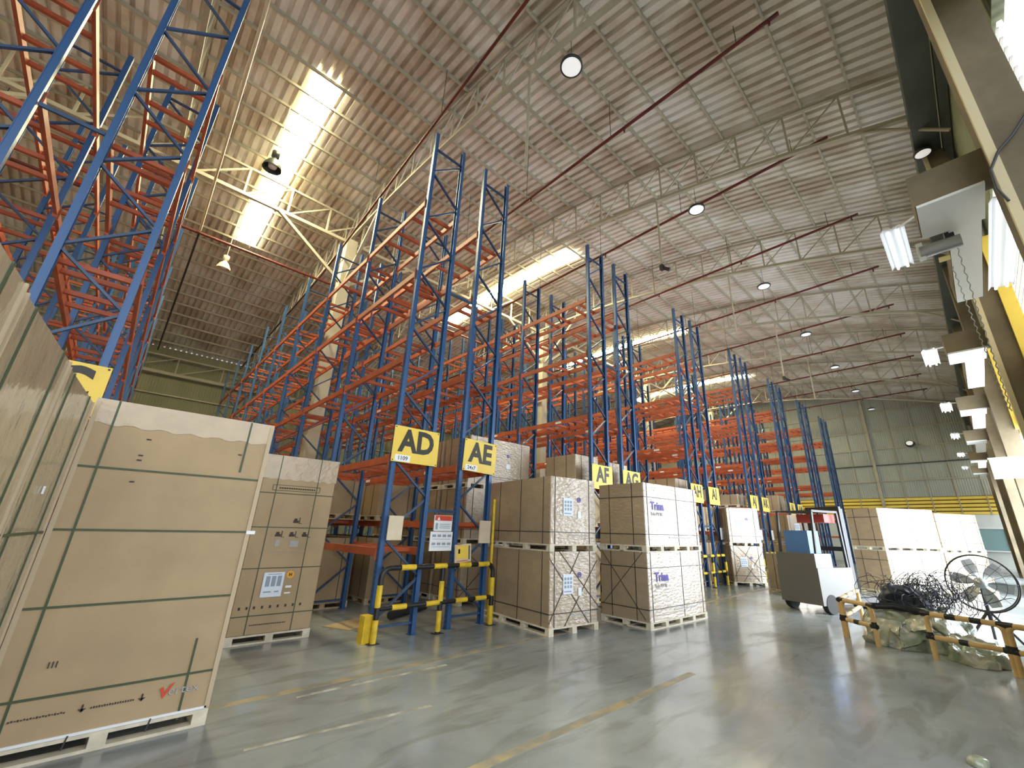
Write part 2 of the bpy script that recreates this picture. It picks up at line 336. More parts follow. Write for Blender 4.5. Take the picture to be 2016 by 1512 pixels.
for i in range(7):
    xa, xb = COLX[i] + .33, (COLX[i + 1] - .19 if i < 6 else XF)
    wo = tag(MB().box(xa, xb, YR - .08, YR - .04, 4.6, 7.0).build('window_%d' % (i + 6), M['daysheet']), 'white daylit sheet above dock opening, %s bay' % nth(i), kind='structure')
    b = MB()
    for k in range(16): b.box(xa, xb, YR - .05, YR - .01, 4.66 + k * .15, 4.68 + k * .15)
    b.build('louvre_blades', M['white'], wo)
    b = MB(); b.box(xa, xb, YR - .02, YR + .06, 4.3, 4.62); b.box(xb - .06, xb + .02, YR - .02, YR + .16, 4.3, 7.0)
    b.build('window_frame', M['louvre'], wo)
    if i in (0, 1, 2, 4):
        ld = bpy.data.lights.new('dock_daylight', 'AREA'); ld.shape = 'RECTANGLE'; ld.size = xb - xa; ld.size_y = 4.2; ld.energy = DOCK_E * (.5, .85, .7, 1, .5)[i]; ld.color = (.85, .93, 1)
        lo = bpy.data.objects.new('dock_daylight', ld); C.objects.link(lo); lo.location = ((xa + xb) / 2, YR - .35, 2.2); lo.rotation_euler = (math.radians(90), 0, 0)
for i in range(6):
    x = 5.42 + 5.35 * i
    t = thing('dock_bracket', 'brown concrete bracket with underside whitened as if daylit, %s along the docks' % nth(i), 'bracket', (x, 0, 5.0), group='brackets above the docks')
    MB().box(0, .7, -.76, -.23, .01, .39).box(0, .2, -.84, -.76, .01, .39).build('bracket_block', M['concrete'], t)
    MB().box(.0, .7, -.76, -.24, -.02, .01).box(.7, 2.9, -.73, -.46, -.02, .02).build('whitened_soffit', M['white'], t)  # underside coloured white to stand in for daylight from the docks
    MB().box(.7, 2.9, -.74, -.45, .02, .3).build('bracket_arm', M['concrete'], t)
t = thing('lamp_bracket_box', 'grey steel lamp bracket with a yellow tag under the first concrete bracket', 'bracket', (6.2, -.30, 4.86))
MB().tube([(0, -.24, .0), (0, .12, .0)], .075, 12).build('drum', M['galv'], t); MB().box(-.03, .03, .08, .14, -.1, .12).build('end_cap', M['white'], t)
MB().box(.08, .2, -.12, -.02, -.1, -.09).build('yellow_tag', M['sign'], t); MB().box(-.03, .03, -.2, -.12, .05, .14).build('hanger', M['dark'], t)
tag(MB().tube([(5.1, -1.14, 5.37), (5.1, -.98, 5.16), (5.08, -.86, 5.04), (5.08, -.775, 4.88), (5.08, -.765, 4.66), (5.08, -.80, 4.5)], .012, 8).build('cable', M['dark']), 'dark cable running over the face of the nearest concrete column', 'cable')
for i, (a, c) in enumerate((((6.35, -.5, 4.95), (8.5, -.62, 3.3)), ((7.0, -.45, 4.95), (8.8, -.62, 3.4)))):
    b = MB(); a = Vector(a); c = Vector(c); n = 44
    for k in range(n):
        p = a.lerp(c, k / n); q = a.lerp(c, (k + .9) / n); o = Vector((0, .008 if k % 2 else -.008, 0)); b.bar(p + o, q - o, .009, .009)
    tag(b.build('hoist_chain', M['galv']), 'thin chain slanting down below the first bracket, %s one' % ('left', 'right')[i], 'chain')
# tube lamps
def tubelamp(x, y, z, L, label, arm=True):
    t = thing('fluorescent_lamp', label, 'lamp', (x, y, z), group='fluorescent lamps along the docks')
    b = MB(); P = [(-.13, 0), (-.09, .05), (-.035, .02), (.035, .02), (.09, .05), (.13, 0), (.13, .008), (.09, .06), (.0, .035), (-.09, .06), (-.13, .008)]
    n = len(P); b.add([(0, a, c) for a, c in P] + [(L, a, c) for a, c in P], [(i, (i + 1) % n, (i + 1) % n + n, i + n) for i in range(n)] + [tuple(range(n)), tuple(range(2 * n - 1, n - 1, -1))]); b.build('reflector', M['white'], t)
    for s in (-.055, .055): MB().tube([(.02, s, -.005), (L - .02, s, -.005)], .017, 8).build('tube', M['tube'], t)
    if arm:
        MB().bar((.12, 0, .05), (-.45, -.4, -.12), .02, .02).bar((L - .2, 0, .05), (.12, 0, .09), .02, .02).build('arm', M['white'], t)
for i in range(6): tubelamp(6.55 + 5.35 * i, 0, 5.5, 1.15, 'white twin tube lamp hung on arms over the dock lane, %s' % ORD[i])
tubelamp(5.95, -.93, 5.05, 2.4, 'long white tube lamp beside the first bracket', False)
# pendant disc lamps
def disc(x, y, z, label, drop, r=.22):
    t = thing('disc_pendant_lamp', label, 'lamp', (x, y, z), group='round disc lamps over the aisle')
    MB().lathe([(0, .10), (r * .6, .10), (r, .05), (r, 0), (r * .86, 0)], 24).build('housing', M['dark'], t)
    MB().lathe([(r * .86, .005), (.0, .001)], 24).build('diffuser', M['lamp'], t)
    MB().tube([(0, 0, .1), (0, 0, drop)], .006, 5).build('cable', M['dark'], t)
for i in range(7): disc(4.33 + 5.33 * i, 3.72, 10.15, 'round white disc lamp with dark rim, %s of its row' % ORD[i], zb(3.7) - 10.15)
disc(1.35 * 7.55, -.8, 9.15, 'small white disc lamp under the dark eave beam', .2, .15)
t = thing('wall_lamp', 'oval flood lamp on the grey far wall', 'lamp', (XF - .35, 2.5, 8.35))
MB().lathe([(0, -.1), (.25, -.1), (.28, .02), (.22, .12), (0, .14)], 20, Matrix.Rotation(math.radians(-60), 4, 'Y')).build('housing', M['dark'], t)
MB().lathe([(.2, 0), (0, .0)], 20, Matrix.Translation((-.05, 0, -.06)) @ Matrix.Rotation(math.radians(-60), 4, 'Y') @ Matrix.Translation((0, 0, .16))).build('diffuser', M['lamp'], t)
# bell lamps over the left aisle
for i, (x, y, z) in enumerate(((.98, 11.9, 11.1), (.98, 18.7, 11.0))):
    t = thing('bell_pendant_lamp', 'bell shaped pendant lamp beside the big rooflight, %s' % ('nearer one' if i == 0 else 'farther one below the red pipe'), 'lamp', (x, y, z), group='bell lamps')
    MB().lathe([(.24, -.1), (.22, .0), (.14, .16), (.07, .24), (.06, .3), (.1, .32), (.1, .5), (.03, .54)], 22).build('shade', M['beige' if i else 'gutter'], t)
    MB().lathe([(.0, -.06), (.1, -.05), (.12, .05)], 14).build('bulb', M['white'], t)
    MB().tube([(0, 0, .5), (0, 0, zr(y) - z)], .012, 6).build('rod', M['cream'], t)
# sprinkler pipes
PX = [6.75 + 3.70 * k for k in range(9)]
for i, x in enumerate(PX):
    t = thing('sprinkler_pipe', 'dark red sprinkler pipe across the hall under the roof, %s' % ORD[i], 'pipe', (x, 0, 0), group='sprinkler pipes')
    MB().tube([(0, .62, 11.0), (0, 29, 11.0)], .04, 8).build('pipe', M['redpipe'], t)
    for y in (.8, 4.1, 7.4, 10.7):
        MB().tube([(0, y, 10.98), (0, y, 10.86)], .022, 6).build('sprinkler_head', M['redpipe'], t)
    for y in (1.4, 4.5, 7.6, 10.7, 13.8): MB().tube([(0, y, 11.02), (0, y, zt(y))], .008, 5).build('hanger_rod', M['dark'], t)
for (a, b2, lab) in (((3.3, 2.0, 11.35), (3.98, 17.2, 11.3), 'dark red pipe beside the arched truss, above rack AD'), ((-.25, 4, 11.4), (-.02, 17.2, 11.3), 'pale pipe over the left aisle beside the blue rack post'),
                     ((3.98, 17.4, 11.3), (3.9, 30.6, 10.7), 'thin dark pipe running on to the olive wall above rack AD'), ((-.02, 17.4, 11.3), (-.05, 30.6, 10.7), 'thin dark pipe running on to the olive wall over the left aisle'),
                     ((-6, 17.3, 11.25), (14, 17.3, 11.25), 'red main pipe crossing under the big rooflight')):
    o = tag(MB().tube([a, b2], .05 if 'main' in lab else .035, 8).build('sprinkler_pipe', M['redpipe'] if 'red' in lab else M['beige' if 'pale' in lab else 'dark']), lab, 'pipe')
    for f in (.05, .35, .65, .95):
        p = Vector(a).lerp(Vector(b2), f); MB().tube([p, (p.x, p.y, zr(p.y))], .008, 5).build('hanger_rod', M['dark'], o)
# hanging white poles
for i, (x, z0) in enumerate(((4.28, 8.46), (9.63, 8.88), (14.98, 8.7), (20.33, 8.44), (25.68, 8.65))):
    t = thing('hanging_pole', 'thin cream pole hanging from the roof truss, %s' % ORD[i], 'pole', (x, 4.88, z0), group='poles hanging from trusses')
    MB().tube([(0, 0, 0), (0, 0, zb(4.88) - z0)], .03, 8).build('pole', M['cream'], t)
    if i in (1, 3): MB().box(-.06, .06, -.05, .05, -.16, .0).tube([(0, -.03, -.1), (.05, -.2, -.22)], .05, 10).build('camera_head', M['dark'], t)
# floor lines
tag(MB().box(-4, 17, 5.27, 5.37, 0, .002).build('floor_line', M['yline']), 'faded yellow line on the floor in front of the racks', 'floor marking')
tag(MB().box(1.5, 5.6, 2.85, 2.95, 0, .002).build('floor_line', M['yline']), 'faded yellow line on the floor nearest the camera', 'floor marking')
o = MB().box(0, 1.5, -.02, .02, 0, .002).build('floor_line', M['wline'], loc=(1.19, 4.26, 0), rz=-.117); tag(o, 'thin white scuffed line on the floor', 'floor marking')
o = MB().box(0, 1.7, -.025, .025, 0, .002).build('floor_line', M['wline'], loc=(1.8, 5.12, 0), rz=-.03); tag(o, 'whitish scuffed line beside the farther yellow line', 'floor marking')
# ------------------------------------------------------------ pallet racks
YR0, BAY, NB, HT, DEP = 6.76, 2.82, 8, 9.98, .8
def mesh_only(mb, m, name):
    o = mb.build(name, m); me = o.data; bpy.data.objects.remove(o); return me
def upright(sg):
    b = MB(); b.box(-.035, .035, -.045, -.039, 0, HT).box(-.035, .035, .039, .045, 0, HT)
    b.box(.029 * sg - .003, .029 * sg + .003 + .003 * sg, -.039, .039, 0, HT)
    for q in (-.05, .044): b.box(-.035 * sg - .004, -.035 * sg + .004, min(q, q + .012), max(q, q + .012), 0, HT)
    b.box(-.065, .065, -.07, .07, 0, .008); return mesh_only(b, M['upright'], 'upright')
ME_UP, ME_UP2 = upright(-1), upright(1)
def brace_mesh(flip):
    b = MB(); L, Rr = .07, DEP - .07
    if flip: L, Rr = Rr, L
    b.bar((L, 0, .17), (Rr, 0, .17), .03, .05, (0, 1, 0)); b.bar((L, 0, 9.56), (Rr, 0, 9.56), .03, .05, (0, 1, 0))
    pts = []; z = .22; s = 0
    while z < 9.6: pts.append((L if s == 0 else Rr, z)); z += .62; s ^= 1
    for (a, c), (d2, e2) in zip(pts, pts[1:]): b.bar((a, 0, c + .03), (d2, 0, e2 - .03), .03, .045, (0, 1, 0))
    return mesh_only(b, M['blue'], 'upright_frame')
ME_BR = [brace_mesh(False), brace_mesh(True)]
b = MB(); b.box(-.022, .022, .06, BAY - .06, -.12, 0); b.box(-.03, .03, .05, .056, -.17, .05); b.box(-.03, .03, BAY - .056, BAY - .05, -.17, .05)
ME_BEAM = mesh_only(b, M['orange'], 'beam')
ME_CB = mesh_only(MB().box(.03, DEP - .03, -.03, .03, -.075, -.012), M['orange'], 'crossbar')
def mo(name, me, parent, loc=(0, 0, 0), rz=0):
    o = bpy.data.objects.new(name, me); C.objects.link(o); o.parent = parent; o.location = loc; o.rotation_euler = (0, 0, rz); return o
CBO = (.38, .68, 1.38, 1.88)
def rack(name, x0, flip, label, lv0=1.72, near=False, first=None):
    t = thing('pallet_rack', label, 'pallet rack', (x0, YR0, 0), group='blue and orange pallet racks')
    for k in range(NB + 1):
        f = mo('upright_frame', ME_BR[1 if flip else 0], t, (0, k * BAY, 0))
        mo('upright', ME_UP, f, (.045, 0, 0)); mo('upright', ME_UP2, f, (DEP - .045, 0, 0))
    extra = MB(); cnt = 0
    for k in range(NB):
        for z in ((first if (k == 0 and first) else lv0), 2.74, 4.57, 6.38, 8.12):
            for sx in (.022, DEP - .022): mo('beam', ME_BEAM, t, (sx, k * BAY, z))
            for cy in CBO:
                if cnt < (96 if near else 48): mo('crossbar', ME_CB, t, (0, k * BAY + cy, z)); cnt += 1
                else: extra.box(.03, DEP - .03, k * BAY + cy - .03, k * BAY + cy + .03, z - .075, z - .012)
    o = extra.build('crossbars', M['orange'], t); o['kind'] = 'stuff'
    return t
XP = [3.2 + 5.35 * k for k in range(7)]
names = ['AD', 'AE', 'AF', 'AG', 'AH', 'AI', 'AJ', 'AK', 'AL', 'AM', 'AN', 'AO', 'AP', 'AQ']
rack('AA', -6.2, False, 'blue and orange pallet rack furthest left, behind the other left racks')
rack('AB', -2.52, False, 'blue and orange pallet rack at the left edge, behind the half hidden sign rack', near=True)
rack('AC', -1.16, True, 'blue and orange pallet rack on the left with the half hidden yellow sign', near=True)
for k in range(14):
    nm = names[k]; x0 = XP[k // 2] + (1.36 if k % 2 else 0)
    lab = ('blue and orange pallet rack with the %s sign on its end' % nm) if k < 11 else ('blue and orange pallet rack past the AN rack, %s' % ('next to it', 'near the far wall', 'last before the far wall')[k - 11])
    rack(nm, x0, bool(k % 2), lab, near=(k < 4), first=1.28 if nm == 'AD' else None)
for i, x in enumerate([-2.52] + XP):
    o = MB()
    for z in (1.88, 6.2): o.bar((DEP, 0, z), (1.36, 0, z), .03, .05)
    tag(o.build('rack_spacer', M['blue'], loc=(x, YR0, 0)), 'blue spacer bars joining a pair of racks, %s pair from the left' % nth(i), 'spacer', 'rack spacers')
# white location stickers on the low beams
for rk in [o for o in bpy.data.objects if o.name.startswith('pallet_rack')]:
    if rk.location.x > 4:
        for k in range(3):
            for z in (2.74, 4.57): MB().box(-.006, -.001, k * BAY + 1.0, k * BAY + 1.22, z - .1, z - .04).build('beam_label', M['paper'], rk)
# yellow name boards
def board(txt, x, w, z0=2.63, h=.61, sub=None, label=None, tilt=0):
    t = thing('rack_sign', label or 'yellow rack end sign reading %s' % txt, 'sign', (x, YR0 - .09, z0 + h / 2), group='yellow rack signs')
    t.rotation_euler = (0, math.radians(tilt), 0)
    b = MB(); b.box(-w / 2, w / 2, -.006, .006, -h / 2, h / 2); b.build('board', M['sign'], t)
    text(txt, h * .86, M['signink'], 'lettering', t, (0.01, -.008, .045), bold=.02, sx=.88)
    for a in (-1, 1):
        for c in (-1, 1): MB().lathe([(.012, 0), (.0, .004)], 10, Matrix.Translation((a * (w / 2 - .025), -.007, c * (h / 2 - .025))) @ Matrix.Rotation(math.pi / 2, 4, 'X')).build('screw', M['dark'], t)
    if sub:
        MB().box(-w / 2 + .06, -w / 2 + .34, -.011, -.006, -h / 2 + .01, -h / 2 + .12).build('sticker', M['paper'], t)
        text(sub, .095, M['signink'], 'sticker_lettering', t, (-w / 2 + .2, -.0125, -h / 2 + .065), bold=.001)
board('AD', 3.60, .87, sub='1109'); board('AE', 4.99, .78, sub='24x7', tilt=2)
for k in range(2, 11):
    x0 = XP[k // 2] + (1.36 if k % 2 else 0); board(names[k], x0 + .4, .86)
board('AC', -.76, .88, label='yellow rack end sign, half hidden, over the wrapped tall boxes')
# plates on the AD / AE ends
def plate(x0, x1, z0, z1, m, label, cat='notice', marks=None, y=YR0 - .1, rot=0):
    w, h = x1 - x0, z1 - z0
    t = thing('notice_plate', label, cat, ((x0 + x1) / 2, y, (z0 + z1) / 2)); t.rotation_euler = (0, math.radians(rot), 0)
    MB().box(-w / 2, w / 2, -.01, .01, -h / 2, h / 2).build('plate', m, t)
    for (a, c, d, e, mm) in (marks or []): MB().box(-w / 2 + a * w, -w / 2 + c * w, -.014, -.01, -h / 2 + d * h, -h / 2 + e * h).build('print', mm, t)
    return t
plate(3.27, 3.52, 1.40, 1.77, M['beige'], 'blank beige plate on the AD rack end')
plate(5.08, 5.34, 1.35, 1.75, M['beige'], 'blank beige plate on the AE rack end')
mk = [(.03, .97, .66, .98, M['redprint']), (.08, .2, .1, .5, M['lprint']), (.3, .9, .42, .46, M['lprint']), (.3, .9, .3, .34, M['lprint']), (.3, .9, .18, .22, M['lprint'])]
t = plate(4.10, 4.46, 1.55, 1.81, M['paper'], 'white notice with a red header between the AD and AE racks', marks=mk)
MB().add([(-.13, -.016, .05), (-.07, -.016, .05), (-.10, -.016, .105)], [(0, 1, 2)]).add([(-.13, -.0145, .05), (-.07, -.0145, .05), (-.10, -.0145, .105)], [(2, 1, 0)]).build('warning_triangle', M['paper'], t)
mk = [(.08 + .23 * i, .24 + .23 * i, z, z + .13, M['lprint']) for i in range(4) for z in (.72, .30)] + [(.1, .9, .6, .62, M['lprint']), (.1, .9, .2, .22, M['lprint'])]
t = plate(4.05, 4.49, 1.23, 1.54, M['paper'], 'white notice with two rows of small pictures between AD and AE racks', marks=mk)
for a in (-.15, .15): MB().box(a - .003, a + .003, -.003, .003, .15, .19).build('hanging_wire', M['dark'], t)
mk = [(.12, .8, .2, .92, M['sign']), (.84, .9, .12, .9, M['dark']), (.12, .8, .06, .1, M['redprint']), (.15, .4, .95, .97, M['redprint']), (.2, .3, .5, .75, M['dark'])]
plate(4.50, 4.84, 1.045, 1.34, M['beige'], 'tilted yellow and beige notice on top of the striped guard rail', marks=mk, y=6.55, rot=-4)
for i, x in enumerate((15.95, 19.9, 21.3)): plate(x - .12, x + .12, 1.45, 1.85, M['paper'], 'white plate on a rack end past the AI sign, %s from the left' % nth(i))
# yellow post shoes
tag(MB().box(-.07, .06, -.09, .08, 0, .36).build('post_protector', M['yellow'], loc=(3.15, 6.70, 0)), 'yellow foot protector on the left AD rack post', 'post guard')
tag(MB().tube([(5.44, 6.7, 0), (5.44, 6.7, 2.16)], .028, 8).build('yellow_pipe', M['yellow']), 'slim yellow upright pipe beside the AE rack post', 'pipe')
# striped guard rails
def striped(t, pts, r, ph=0., m1='black', m2='yellow', L=.26, nm='rail'):
    k = MB().tube(pts, r, 10).build(nm, M[m1], t)
    pts = [Vector(p) for p in pts]
    d = pts[-1] - pts[0]
    return k
def sleeves(t, p, q, cs, r, ln, m='yellow'):
    p = Vector(p); q = Vector(q); d = (q - p).normalized()
    for c in cs: MB().tube([p.lerp(q, c) - d * ln / 2, p.lerp(q, c) + d * ln / 2], r, 10).build('yellow_band', M[m], t)
def guard(x0, x1, y, label, h=1.0, scale=1):
    t = thing('guard_rail', label, 'guard rail', (x0, y, 0), group='striped guard rails'); w = x1 - x0; c = .14
    arc = lambda cx, a0, a1: [(cx + c * math.cos(a), 0, h - c + c * math.sin(a)) for a in [a0 + (a1 - a0) * i / 6 for i in range(7)]]
    MB().tube([(0, 0, 0)] + arc(c, math.pi, math.pi / 2) + arc(w - c, math.pi / 2, 0) + [(w, 0, 0)], .04, 12).build('hoop', M['black'], t)
    MB().tube([(.03, 0, .45), (w - .03, 0, .45)], .036, 10).build('mid_rail', M['black'], t)
    MB().tube([(w / 2, 0, 0), (w / 2, 0, h - .03)], .04, 10).build('centre_post', M['black'], t)
    sleeves(t, (0, 0, h), (w, 0, h), (.2, .47, .7, .89), .043, .25); sleeves(t, (0, 0, .45), (w, 0, .45), (.16, .43, .69, .88), .039, .24)
    for x in (0, w): sleeves(t, (x, 0, 0), (x, 0, h), (.16, .62), .043, .3)
    sleeves(t, (w / 2, 0, 0), (w / 2, 0, h), (.18, .62), .043, .3)
    for x in (0, w / 2, w): MB().box(x - .08, x + .08, -.07, .07, 0, .008).build('base_plate', M['dark'], t)
guard(3.22, 5.37, 6.55, 'black and yellow striped guard rail in front of the AD and AE racks')
guard(8.6, 10.7, 6.5, 'striped guard rail in front of the AF and AG racks', .95); guard(13.6, 15.6, 6.5, 'striped guard rail in front of the AH and AI racks', .95); guard(19.3, 21.35, 6.5, 'striped guard rail in front of the AJ and AK racks', .95)
# ------------------------------------------------------------ pallets of boxed panels
def add_pallet(t, w, d, nx, ny, m='wood', feet=False):
    b = MB()
    b.box(0, w, 0, d, .095, .12)
    for i in range(nx):
        bx = i * (w - .1) / (nx - 1)
        for j in range(ny):
            by = j * (d - .1) / (ny - 1); b.box(bx, bx + .1, by, by + .1, .022, .095)
    for j in range(ny):
        by = j * (d - .1) / (ny - 1)
        if not feet: b.box(0, w, by, by + .1, 0, .022)
    for i in range(nx):
        bx = i * (w - .1) / (nx - 1); b.box(bx, bx + .1, .0 if feet else .1, d - (0 if feet else .1), .0, .022)
    return b.build('pallet', M[m], t)
def carton(t, w, d, z0, z1, m, e=.01):
    b = MB(); r = .012; x0, x1, y0, y1 = e, w - e, e, d - e
    prof = [(x0 + r, y0), (x1 - r, y0), (x1, y0 + r), (x1, y1 - r), (x1 - r, y1), (x0 + r, y1), (x0, y1 - r), (x0, y0 + r)]
    vs = [(x, y, z) for z in (z0, z1) for x, y in prof]
    b.add(vs, [tuple(range(7, -1, -1)), tuple(range(8, 16))] + [(i, (i + 1) % 8, (i + 1) % 8 + 8, i + 8) for i in range(8)])
    return b.build('carton', m, t)
def straps(t, w, d, z0, z1, vx=(), vy=(), hz=(), X=False, m='dstrap', th=.012, low=0.):
    e = .004
    for x in vx: MB().box(x - th / 2, x + th / 2, e, .0095, z0 + low, z1).box(x - th / 2, x + th / 2, d - .0095, d - e, z0, z1).box(x - th / 2, x + th / 2, e, d - e, z1, z1 + .004).build('strap', M[m], t)
    for y in vy: MB().box(e, .0095, y - th / 2, y + th / 2, z0, z1).box(w - .0095, w - e, y - th / 2, y + th / 2, z0, z1).box(e, w - e, y - th / 2, y + th / 2, z1, z1 + .005).build('strap', M[m], t)
    e = .0025
    for z in hz: MB().box(e, w - e, e, .0095, z - th / 2, z + th / 2).box(e, .0095, e, d - e, z - th / 2, z + th / 2).box(w - .0095, w - e, e, d - e, z - th / 2, z + th / 2).build('strap', M[m], t)
    if X:
        for a, c in (((.0, z0 + .06), (w * .62, z1)), ((w * .2, z1), (w, z0 + .25)), ((.0, z1 - .1), (w * .8, z0)), ((w * .3, z0), (w, z1 - .15))):
            MB().bar((a[0], .004, a[1]), (c[0], .004, c[1]), .01, .006, (0, 1, 0)).build('cross_strap', M[m], t)
def vlabel(t, x, z, w=.16, h=.24, face='y'):
    l = MB().box(x, x + w, .0, .008, z, z + h).build('shipping_label', M['label'], t); b = MB()
    for i in range(3):
        for j in range(3): b.box(x + w * (.12 + .28 * i), x + w * (.30 + .28 * i), -.002, .0, z + h * (.3 + .2 * j), z + h * (.44 + .2 * j))
    b.box(x + w * .1, x + w * .8, -.002, 0, z + h * .1, z + h * .16); b.build('label_print', M['lprint'], l)
def ring(t, x, z, r=.045):
    b = MB(); n = 20; vs = []
    for rr in (r, r * .6):
        for k in range(n): vs.append((x + rr * math.cos(2 * math.pi * k / n), .002, z + rr * math.sin(2 * math.pi * k / n)))
    b.add(vs, [(k, (k + 1) % n, n + (k + 1) % n, n + k) for k in range(n)]).box(x - r * .2, x + r * .2, .0, .003, z - r * .3, z + r * .3)
    b.build('round_mark', M['blueprint'], t)
def pbox(x, y, rz, w, d, h, z, label, wrapped=True, X=False, style='end', group=None, nm='boxed_pallet', blank=False):
    t = thing(nm, label, 'boxed pallet', (x, y, z), math.radians(rz), group or 'wrapped pallets of boxes')
    add_pallet(t, w, d, 5 if w > 1.6 else 3, 4 if d > 1.6 else 3, 'plyend' if wrapped else 'wood', feet=(style == 'end' and not blank))
    carton(t, w, d, .12, h, M['wrapcard' if wrapped else 'card'])
    if blank: straps(t, w, d, .12, h, vx=(w * .25, w * .75), vy=(d * .3, d * .7)); return t
    if style == 'end':
        straps(t, w, d, .12, h, vx=(w * .10, w * .84), vy=[d * f for f in (.1, .42, .76)], hz=(h * .25,), X=X)
        vlabel(t, w * .27, h * .47, .23, .31); ring(t, w * .61, h * .70); MB().box(w * .58, w * .65, .0, .008, h * .44, h * .54).build('small_label', M['paper'], t)
    else:
        straps(t, w, d, .12, h, vx=[w * f for f in (.06, .58, .94)], vy=(d * .25, d * .75), hz=(h * .25, h * .79), X=False)
        if style == 'side':
          text('Trina', .21, M['blueprint'], 'printed_name', t, (w * .225, .003, h * .66), bold=.007)
          text('Solar PV M', .085, M['greyblue'], 'printed_text', t, (w * .21, .003, h * .545), bold=.002)
        if X:
            b = MB()
            for a, c in (((.1, .15), (d - .05, h)), ((.1, h), (d - .05, .3))): b.bar((.004, a[0], a[1]), (.004, c[0], c[1]), .006, .01, (1, 0, 0))
            b.build('cross_strap', M['dstrap'], t)
    MB().box(w * .4, w * .8, .004, .008, h * .2, h * .215).build('printed_line', M['greyblue'], t)
    return t
TZ = 1.265
TN = ('bottom', 'top', 'upper')
for i in range(2): pbox(5.52, 5.25, -7, 1.12, 2.15, TZ, TZ * i, '%s wrapped pallet box of the stack beside the AE rack' % ('lower' if i == 0 else 'upper'), X=(i == 0))
for i in range(2): pbox(7.25, 4.45, -3, 2.0, 1.12, TZ, TZ * i, '%s wide wrapped pallet box nearest the yellow line, in front of AF' % ('lower' if i == 0 else 'upper'), style='side', X=(i == 0))
for i in range(2): pbox(15.75, 6.35, -46, 1.12, 2.1, TZ, TZ * i, '%s pallet box of the stack standing askew beside the AI rack' % ('lower' if i == 0 else 'upper'), X=(i == 0))
for i in range(2): pbox(21.75, 6.1, -40, 1.12, 2.1, TZ, TZ * i, '%s pallet box of the stack standing askew beside the AK rack' % ('lower' if i == 0 else 'upper'))
for i in range(2): pbox(17.25, 2.25, -33, 2.2, 1.13, TZ, TZ * i, '%s bright white wrapped pallet box behind the striped barrier on the right' % ('lower' if i == 0 else 'upper'), style='plain')
for i in range(2): pbox(19.5, 1.05, -30, 1.9, 1.13, TZ * .97, TZ * .97 * i, '%s brown pallet box behind the bright white stack on the right' % ('lower' if i == 0 else 'upper'), style='plain2')
for r in range(4):
    for i in range(3): pbox(5.98, 8.42 + 1.2 * r, -1, 2.0, 1.13, TZ, TZ * i, '%s pallet box, %s row behind the stack beside AE' % (('bottom', 'middle', 'topmost')[i], nth(r)), X=(i == 0 and r == 0))
# boxes in the low racks
for nm, x0, bays in (('AD', 3.1, (1, 2)), ('AE', 4.46, (1, 2, 4)), ('AF', 8.45, (0, 1, 2)), ('AG', 9.81, (0, 1)), ('AH', 13.8, (0, 1)), ('AI', 15.16, (0,)), ('AL', 24.5, (0, 1)), ('AC', -1.26, (0, 1, 2))):
    for k in bays:
        for j in range(2):
            if nm in ('AD', 'AE') and k == 2 and j == 1: continue
            y = YR0 + k * BAY + .14 + j * 1.3
            pbox(x0, y, 0, 1.0, 1.18, 1.35, 0, 'brown box on the floor in the %s rack, %s from its end' % (nm, nth(bays.index(k) * 2 + j)), False, blank=True, group='boxes stored low in the racks')
            pbox(x0, y, 0, 1.0, 1.18, .82, 1.722, 'low brown box on the first level of the %s rack, %s from its end' % (nm, nth(bays.index(k) * 2 + j)), False, blank=True, group='boxes stored low in the racks')
for i, (x, y, s) in enumerate(((8.5, 7.2, .8), (9.86, 7.15, .75), (13.85, 7.2, .7), (15.2, 7.3, .6), (19.3, 7.2, .55), (24.7, 7.2, .9), (26.0, 7.3, .7), (19.25, 8.4, .8))):
    pbox(x, y, 0, 1.0, 1.1, s, 2.742, 'box on the second rack level near a yellow sign, %s from the left' % nth(i), True, blank=True, group='boxes above the signs')
# tall upright boxes on the left
M['filmcap'] = mat('clear_film_over_card', (.47, .36, .22), .6, 0, .12, 6, bump=.7, bscale=9, coat=.6)
def filmcap(t, w, d, z0, h):
    b = MB(); n = 24; vs = []
    for i in range(n + 1): vs += [(w * i / n, .006, z0 + .012 * math.sin(i * 1.7)), (w * i / n, .005, h + .006)]
    b.add(vs, [(2 * i, 2 * i + 2, 2 * i + 3, 2 * i + 1) for i in range(n)]); b.box(.004, w - .004, .006, d, h + .002, h + .006).box(w - .0095, w - .005, .006, d, z0, h + .004)
    b.build('film_cap', M['filmcap'], t)
def tall(x, y, rz, w, d, h, label, m, deco):
    t = thing('tall_boxed_pallet', label, 'boxed pallet', (x, y, 0), math.radians(rz), 'tall boxes on the left')
    add_pallet(t, w, d, 3, 3, 'plyend'); carton(t, w, d, .125, h, M[m]); deco(t, w, d, h); return t
